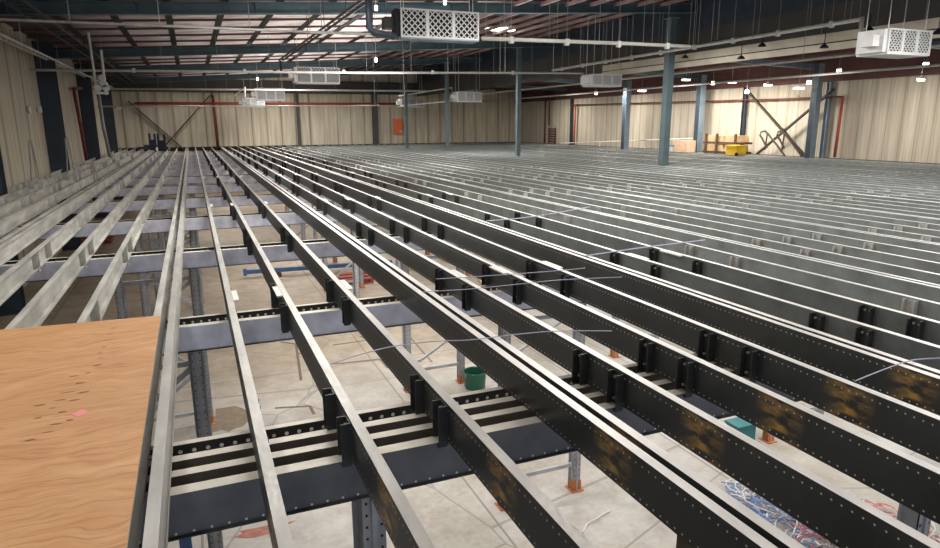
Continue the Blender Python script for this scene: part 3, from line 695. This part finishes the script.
# ------------------------------------------------------------ hooped stair rails
def hoop(xa, lab):
    X = XR-1.2-(xa-762)*.02; t = thing('stair_rail', lab, 'handrail', (0, 0, 0), 0, 'hooped stair rails at the right wall')
    pts = [on_x(xa+5, 148, X), on_x(xa+1, 140, X), on_x(xa-2, 135, X), on_x(xa-1, 132, X), on_x(xa+3, 131, X), on_x(xa+6, 134, X), on_x(xa+14, 144, X), on_x(xa+23, 156, X)]
    obj('hoop', MB().tube(pts, .045, 6), M['brown'], t)
    obj('post', MB().tube([on_x(xa+5.5, 133, X), on_x(xa+3, 150, X)], .035, 6), M['brown'], t)
hoop(762, 'left hooped dark stair handrail beneath the cross bracing at right'); hoop(779, 'right hooped dark stair handrail beneath the cross bracing at right')
# guard rail along right wall
X = XR-.7
t = thing('guard_rail', 'pale guard rail along the right wall behind the blue-grey columns', 'handrail')
obj('rail', MB().tube([on_x(560, 143.3, X), on_x(625, 141, X), on_x(700, 138.3, X)], .04, 6), M['whitepipe'], t)
for q in (600, 645, 688): obj('post', MB().tube([on_x(q, 141.8-(q-600)*.036, X), (X, on_x(q, 141, X).y, 0)], .03, 6), M['whitepipe'], t)
# small ladder on right wall
X = XR-.15; t = thing('wall_ladder', 'small brown ladder on the right wall beside the brown pipes', 'ladder')
y0 = on_x(549, 135, X).y; y1 = on_x(555, 135, X).y
for y_ in (y0, y1): obj('side_rail', MB().box(X-.03, X+.03, y_-.06, y_+.06, 0, 1.2), M['purlin'], t)
for k in range(6): obj('rung', MB().box(X-.02, X+.02, min(y0, y1), max(y0, y1), .12+k*.19, .2+k*.19), M['purlin'], t)
# timber stack
pa = on_x(706, 152, XR-1.3); pb_ = on_x(739, 153, XR-1.3)
ya, yb = sorted((pa.y, pb_.y)); L_ = yb-ya
tt = thing('timber_rack', 'dark timber bearers carrying the stacked pale boards at the right wall', 'rack', (XR-1.0, ya, 0))
for z_ in (.08, .545): obj('bearer', MB().box(-.40, .4, -.1, L_+.15, z_-.05, z_+.05), M['darktimber'], tt)
for yy_ in (.15, L_*.62, L_-.1): obj('post', MB().box(-.5, -.41, yy_-.05, yy_+.05, 0, 1.0), M['darktimber'], tt)
for r_, z_ in enumerate((.135, .60)):
    for c_ in range(2):
        w0 = .05+c_*(L_*.42); w1 = w0+L_*(.40 if c_ == 0 else .55)
        for s_ in range(3):
            tag(obj('timber_board', MB().box(-.38, .35, w0+.02*s_, w1-.03*s_, z_+s_*.11, z_+s_*.11+.10), M['timber'], None, (XR-1.0, ya, 0)),
                f'pale board pack, {["bottom", "middle", "top"][s_]} layer on the {["lower", "upper"][r_]} bearer, {["right", "left"][c_]} pile by the right wall', 'board', 'pale boards stacked by the right wall')
p = on_x(735.5, 154.5, XR-2.0)
t = thing('yellow_bin', 'yellow plastic bin in front of the timber stack at the right wall', 'bin', (p.x, p.y, 0))
obj('body', MB().box(-.3, .3, -.34, .34, .04, .44).box(-.25, .25, -.38, .38, .12, .36), M['yellow'], t); obj('lid', MB().box(-.33, .33, -.38, .38, .44, .49), M['yellow'], t)
obj('wheel', MB().tube([(-.32, -.40, .08), (-.32, -.34, .08)], .08, 10), M['blackgrille'], t)
p = on_x(684.5, 151, XR-1.5); t = thing('cardboard_box', 'pale tan cardboard box standing at the right wall left of the timber stack', 'box', (p.x, p.y, 0))
obj('carton', MB().box(-.3, .3, -.5, .5, .0, .62), M['card'], t); obj('flap', MB().box(-.3, .0, -.5, .5, .62, .64), M['card'], t)
p = on_x(671, 150.5, XR-1.5); t = thing('grey_crate', 'small grey crate beside the cardboard box behind the nearest teal column', 'crate', (p.x, p.y, 0))
obj('body', MB().box(-.3, .3, -.35, .35, 0, .30), M['white'], t); obj('rim', MB().box(-.33, .33, -.38, .38, .30, .36), M['bluegrey'], t)
# hanging orange panel
p = on_y(398, 126, YF-.16); t = thing('orange_panel', 'orange hanging panel high on the far wall left of the farthest teal column', 'panel', p)
b = MB(); b.box(-.34, .34, -.1, .155, -.60, .54); b.box(-.24, .24, -.14, -.1, -.5, .2); obj('housing', b, M['orange'], t); obj('corner_label', MB().box(.1, .30, -.16, -.14, -.50, -.34), M['white'], t)
# wall markers
for q, lab in (((28, 110), 'small pale disc mounted on the left wall panels'),):
    p = on_x(*q, XL+.02); t = tag(obj('wall_disc', MB().tube([p, p+Vector((.06, 0, 0))], .13, 12), M['whitepipe']), lab, 'disc')
p = on_x(38, 109.5, XL+.03); tag(obj('wall_box', MB().box(p.x, p.x+.1, p.y-.1, p.y+.1, p.z-.1, p.z+.1), M['whitepipe']), 'tiny pale box on the left wall near the first navy column', 'box')
# stanchions on the left joists
for (q, hpx, lab) in (((37, 189), 42, 'bent wire stanchion on the left joists, nearer of two'), ((72, 180), 37, 'bent wire stanchion on the left joists before the navy column')):
    b0 = on_z(*q); dist = b0.dot(fw); h_ = hpx*b0.y/F
    t = thing('wire_stanchion', lab, 'stanchion', (b0.x, b0.y, 0))
    obj('loop', MB().tube([(-.11, 0, 0), (-.05, 0, h_*.5), (-.02, 0, h_*.94), (.01, 0, h_), (.04, 0, h_*.92), (.07, 0, h_*.5), (.10, 0, 0)], .022, 6), M['greyrod'], t)
    obj('foot_bracket', MB().box(-.17, -.06, -.08, .08, 0, .2), M['galv_old'], t); obj('foot_bracket', MB().box(.05, .16, -.08, .08, 0, .24), M['galv_old'], t)
# dark cases far left
for k, (q, w, h_, lab) in enumerate((((153.5, 149.8), .42, 1.05, 'dark blue upright tool case, left of two at the end of the left joists'), ((162.5, 150.8), .46, 1.05, 'dark blue tool case, right of two at the end of the left joists'))):
    p = on_z(*q, .02); t = thing('tool_case', lab, 'case', (p.x, p.y, 0), 0, 'dark cases at the far end of the left joists')
    b = MB(); b.box(-w/2, w/2, -.18, .18, .0, h_*.62); b.box(-w/2, -w/2+.12, -.1, .1, h_*.62, h_); b.box(w/2-.12, w/2, -.1, .1, h_*.62, h_*.98)
    obj('body', b, M['darkcloth'], t)
    obj('leg', MB().bar((w/2, 0, .3), (w/2+.14, 0, 0), .07), M['darkcloth'], t)
p = on_z(157.5, 150.5); tag(obj('white_rag', MB().tube([(0, 0, .0), (0, 0, .12), (0, 0, .22)], .13, 9, r2=.05), M['rag'], None, (p.x, p.y, 0)), 'small white rag between the two dark tool cases', 'rag')
p = on_z(146, 149); t = tag(obj('steel_offcut', MB().box(-.5, .5, -.1, .1, 0, .15).box(-.1, .4, -.12, .12, .15, .28), M['cleat'], None, (p.x, p.y, 0)), 'dark steel offcut lying left of the tool cases', 'offcut')

# ------------------------------------------------------------ things on the ground floor
p = on_z(475, 387, FLOOR); t = thing('bucket', 'dark green open plastic bucket on the concrete floor below the joists', 'bucket', p)
b = MB(); n = 24; r_, h_ = .20, .30
b.tube([(0, 0, 0), (0, 0, h_)], r_*.9, n, caps=False, r2=r_); b.tube([(0, 0, h_), (0, 0, .01)], r_*.94, n, caps=False, r2=r_*.84); b.tube([(0, 0, 0), (0, 0, .012)], r_*.9, n)
obj('shell', b, M['green'], t, smooth=False)
rim = MB(); pts = [(r_*math.cos(a*PI/12), r_*math.sin(a*PI/12), h_) for a in range(25)]; rim.tube(pts, .012, 6, caps=False); obj('rim', rim, M['green'], t)
hd = [(r_*math.cos(a*PI/10), -.03-.05*math.sin(a*PI/10), h_-.16*math.sin(a*PI/10)) for a in range(11)]; obj('handle', MB().tube(hd, .006, 5), M['galv'], t)
a = on_z(246, 272, FLOOR+.2); b_ = on_z(392, 262, FLOOR+.2)
t = thing('blue_beam', 'long blue rack beam lying across the floor beneath the second gap', 'beam', a)
d_ = b_-a; obj('beam_body', MB().bar((0, 0, 0), d_, .12, .12), M['blue'], t); obj('end_plate', MB().box(-.08, .02, -.08, .08, -.1, .1), M['blue'], t)
obj('bearer', MB().box(.9, 1.02, -.2, .2, -.2, -.08), M['darktimber'], t); obj('bearer', MB().box(d_.x-1., d_.x-.88, d_.y-.2, d_.y+.2, -.2, -.08), M['darktimber'], t)
a = on_z(250, 276, FLOOR); 
for k, (q, lab) in enumerate((((425, 271), 'loose timber plank on the floor at centre, left of three'), ((451, 262), 'loose timber plank on the floor at centre, middle of three'), ((482, 279), 'loose timber plank on the floor at centre, right of three'))):
    p = on_z(*q, FLOOR+.03); tag(obj('timber_plank', MB().box(-.1, .1, -1.3, 1.3, -.03, .03), M['timber'], None, p, .5-.4*k), lab, 'plank', 'loose planks on the ground floor')
for k, (q, lab) in enumerate((((350, 281), 'red painted pallet on the floor past the paired joist'), ((84, 243), 'dark red pallet on the floor below the left joists'), ((8, 305), 'dark red drum below the joists at the left edge'))):
    p = on_z(*q, FLOOR); p.x = max(p.x, -3.9)
    if k < 2:
        t = thing('pallet', lab, 'pallet', p); 
        for z_ in (.03, .13): obj('deck', MB().box(-.6, .6, -.5, -.3, z_-.02, z_+.02).box(-.6, .6, -.1, .1, z_-.02, z_+.02).box(-.6, .6, .3, .5, z_-.02, z_+.02), M['redstuff'], t)
        obj('blocks', MB().box(-.6, -.5, -.5, .5, .05, .11).box(-.05, .05, -.5, .5, .05, .11).box(.5, .6, -.5, .5, .05, .11), M['redstuff'], t)
    else:
        p = on_y(9, 300, 10.5); t = thing('drum', lab, 'drum', (p.x, 10.5, FLOOR)); obj('body', MB().tube([(0, 0, 0), (0, 0, 1.3)], .3, 16), M['redstuff'], t); obj('lid', MB().tube([(0, 0, 1.3), (0, 0, 1.33)], .31, 16), M['redstuff'], t)
p = on_z(741, 426, FLOOR+.2); t = thing('teal_crate', 'teal plastic crate on the floor at right, half hidden by a beam', 'crate', (p.x, p.y, FLOOR))
obj('body', MB().box(-.17, .17, -.12, .12, 0, .24), M['tealbox'], t); obj('rim', MB().box(-.19, .19, -.14, .14, .24, .27), M['tealbox'], t)
p = on_y(171.5, 440, 6.6); t = thing('blue_post', 'short bright blue post beneath the plywood edge, left of the braced frame', 'post', (p.x, 6.9, FLOOR)); obj('shaft', MB().box(-.06, .06, -.04, .04, 0, 1.15), M['blue'], t); obj('base_plate', MB().box(-.1, .1, -.08, .08, 0, .01), M['blue'], t)
# floor marks
def strip(pts, w, lab):
    b = MB()
    for a, c in zip(pts, pts[1:]): b.bar(on_z(*a, FLOOR+.003), on_z(*c, FLOOR+.003), w, .004)
    tag(obj('floor_mark', b, M['mark']), lab, 'mark', 'rust marks left by old racking on the floor')
strip([(281, 342), (296, 344), (301, 380)], .05, 'rust brown angled mark on the floor left of the second joist')
strip([(296, 342), (305, 352), (298, 354)], .05, 'short rust brown hook mark on the floor near the second joist')
strip([(333, 345), (368, 340), (360, 336)], .04, 'thin rust line on the floor between the second and third joists')
strip([(335, 364), (380, 359), (388, 368)], .05, 'rust brown hooked line on the floor beneath the lilac cord')
strip([(275, 408), (310, 406), (314, 414)], .05, 'rust brown corner mark on the floor just past the foreground rail')
strip([(408, 335), (432, 362)], .03, 'thin brown diagonal line on the floor left of the bucket')
p = on_z(227, 420, FLOOR+.003); tag(obj('floor_stain', blob(0, 0, .35, .5, 16, 0, 5), simple('brown_stain', (.22, .17, .12), .8, 0, .4, 9), None, p), 'brown patch stained on the floor beside the braced frame foot', 'stain')
p = on_z(262, 545, FLOOR+.003); tag(obj('floor_stain', blob(0, 0, .35, .12, 16, 0, 8), simple('red_stain', (.42, .17, .13), .8, 0, .5, 12), None, on_z(265, 530, FLOOR+.003)), 'reddish paint stain on the floor under the foreground beam', 'stain')
for q, r_ in (((594, 522), 0),):
    pts = [on_z(583, 532, FLOOR+.01), on_z(587, 524, FLOOR+.01), on_z(596, 519, FLOOR+.03), on_z(603, 514, FLOOR+.02), on_z(610, 511, FLOOR+.01)]
    tag(obj('wire_offcut', MB().tube(pts, .008, 5), M['wire_w']), 'thin white wire offcut on the floor between the third and paired joists', 'wire')
# cable tangle
c0 = on_z(826, 548, FLOOR); rr = random.Random(11)
mats = [M['wire_w'], M['wire_g'], M['wire_b'], M['wire_r']]; b = MB()
for k in range(620):
    u = rr.random(); a0 = rr.random()*2*PI; R_ = (rr.random()**.6)
    cx = c0.x+1.25*R_*math.cos(a0); cy = c0.y+1.3*R_*math.sin(a0)
    rad = .08+.22*rr.random(); th = rr.random()*2*PI; ln = 1.2+3.4*rr.random(); z0 = .02+.22*(1-R_)*rr.random()+.03
    tilt = rr.uniform(-.5, .5); el = .35+.6*rr.random(); pts = []
    for s in range(8):
        q = th+ln*s/7
        dx, dy = rad*math.cos(q), rad*el*math.sin(q); cs, sn = math.cos(a0*3), math.sin(a0*3)
        pts.append((cx+dx*cs-dy*sn, cy+dx*sn+dy*cs, FLOOR+max(.01, z0+dx*tilt*.6)))
    side = (cx-c0.x)
    if cy > c0.y+.15 and side < .1: mi = rr.choice([2, 2, 0, 1])
    elif side > .35: mi = rr.choice([3, 3, 0, 0, 1])
    else: mi = rr.choice([0, 0, 0, 1, 1, 3])
    b.tube(pts, .008, 4, mi=mi, caps=False)
tag(obj('cable_tangle', b, mats), 'tangled heap of white, blue and red cut cables on the floor at lower right', 'cables', kind='stuff')
# cords over the joists
def cord(pts, lab, r=.004):
    P3 = [on_z(*q, .012) for q in pts]; out = []
    for i in range(len(P3)-1):
        p0 = P3[max(i-1, 0)]; p1 = P3[i]; p2 = P3[i+1]; p3 = P3[min(i+2, len(P3)-1)]
        for s in range(6):
            t_ = s/6; out.append(.5*((2*p1)+(p2-p0)*t_+(2*p0-5*p1+4*p2-p3)*t_*t_+(-p0+3*p1-3*p2+p3)*t_**3))
    out.append(P3[-1])
    tag(obj('lilac_cord', MB().tube(out, r, 6), M['cordw'], smooth=True), lab, 'cord', 'thin cords lying across the joists')
cord([(331, 364), (365, 353), (401, 345), (440, 341), (470, 340), (520, 334), (560, 331), (612, 331)], 'lilac cord across the joists nearest the green bucket')
cord([(422, 292), (470, 289), (520, 284), (560, 280), (622, 277)], 'lilac cord crossing the joists above the bucket, middle of three')
cord([(436, 279), (500, 275), (560, 270.5), (585, 268)], 'lilac cord crossing the joists, shortest of the central ones')
cord([(585, 256), (640, 248), (705, 240)], 'faint lilac cord lying over the dark joists right of centre', .008)
cord([(486, 221), (530, 217), (590, 207)], 'faint lilac cord lying over the joists farthest back', .008)
cord([(855, 381), (880, 371), (905, 362), (922, 359), (948, 358)], 'lilac cord curving over the joists at the right edge')

# ------------------------------------------------------------ lighting
def area(loc, size, power, col=(1, .96, .9), rot=(0, 0, 0), sy=None):
    l = bpy.data.lights.new('area', 'AREA'); l.energy = power; l.color = col; l.shape = 'RECTANGLE'; l.size = size; l.size_y = sy or size
    o = bpy.data.objects.new('area_light_source', l); C.objects.link(o); o.location = loc; o.rotation_euler = rot  # shared by the right bay lamps and the added lights
    return o
W = bpy.data.worlds.new('World'); bpy.context.scene.world = W; W.use_nodes = True
bg = W.node_tree.nodes['Background']; bg.inputs[0].default_value = (.75, .82, .95, 1); bg.inputs[1].default_value = .75
UPR = (PI, 0, 0)
# area lights added above the deck to brighten joists, beams and walls
for (X, Y, p_) in ((10, 2, 420), (14, 8, 360), (12.0, 12.5, 150), (5, 7, 90), (1.5, 11.5, 380), (7, 11.3, 280), (13.5, 18, 420), (5, 24, 480), (12, 32, 520), (5, 38, 480), (0, 46, 150), (6, 46, 420), (12, 46, 120), (-1.2, 7, 60)):
    area((X, Y, 4.05), 1.6, p_)
def spot(loc, tgt, power, ang, col=(1, .96, .9), r=.3):
    l = bpy.data.lights.new('spot', 'SPOT'); l.energy = power; l.color = col; l.spot_size = ang; l.spot_blend = .6; l.shadow_soft_size = r
    o = bpy.data.objects.new('added_spot_light', l); C.objects.link(o); o.location = loc
    o.rotation_euler = (Vector(tgt)-Vector(loc)).to_track_quat('-Z', 'Y').to_euler()
spot((-1.6, 2.2, 4.2), (-1.4, 3.9, 0), 300, math.radians(75))  # unseen spot added to brighten the plywood
# unseen upward lights added to brighten the roof
for (X, Y, p_) in ((4, 18, 80), (7, 26, 130), (10, 20, 90), (4, 35, 70), (12, 33, 40)):
    area((X, Y, 3.0), 2.2, p_, (1, .95, .92), UPR)
# low bay over the right side
for Y, p_ in ((10, 110), (17, 170), (24, 420), (27.5, 420), (34, 400), (42, 240)):
    area((23.3, Y, 3.6), 1.0, p_, (1, .93, .82))
for Y, p_ in ((18, 30), (26, 40), (36, 40)):  # unseen upward lights added under the low roof
    area((21, Y, 2.6), 1.5, p_, (1, .9, .82), UPR)
# area lights added below the deck to brighten the floor
for (X, Y, p_) in ((3.5, 4.8, 36), (2.4, 8.2, 56), (7.5, 5.5, 46), (8, 9, 40), (3.5, 12.3, 50), (12, 9, 50), (3.5, 16, 50), (9, 16, 50), (3, 22, 60), (9, 24, 50), (1.2, 19.8, 40), (1, 30, 60), (1.5, 40, 60)):
    area((X, Y, -.62), 1.3, p_, (1, .96, .9))
cam = bpy.data.cameras.new('camera'); co = bpy.data.objects.new('camera', cam); C.objects.link(co)
cam.sensor_width = 36; cam.sensor_fit = 'HORIZONTAL'; cam.lens = F/940*36; cam.clip_end = 300
co.matrix_world = Matrix(((rt.x, up.x, -fw.x, 0), (rt.y, up.y, -fw.y, 0), (rt.z, up.z, -fw.z, H), (0, 0, 0, 1)))
bpy.context.scene.camera = co
bpy.context.scene.view_settings.view_transform = 'Standard'
bpy.context.scene.view_settings.look = 'None'
bpy.context.scene.view_settings.exposure = 0.0
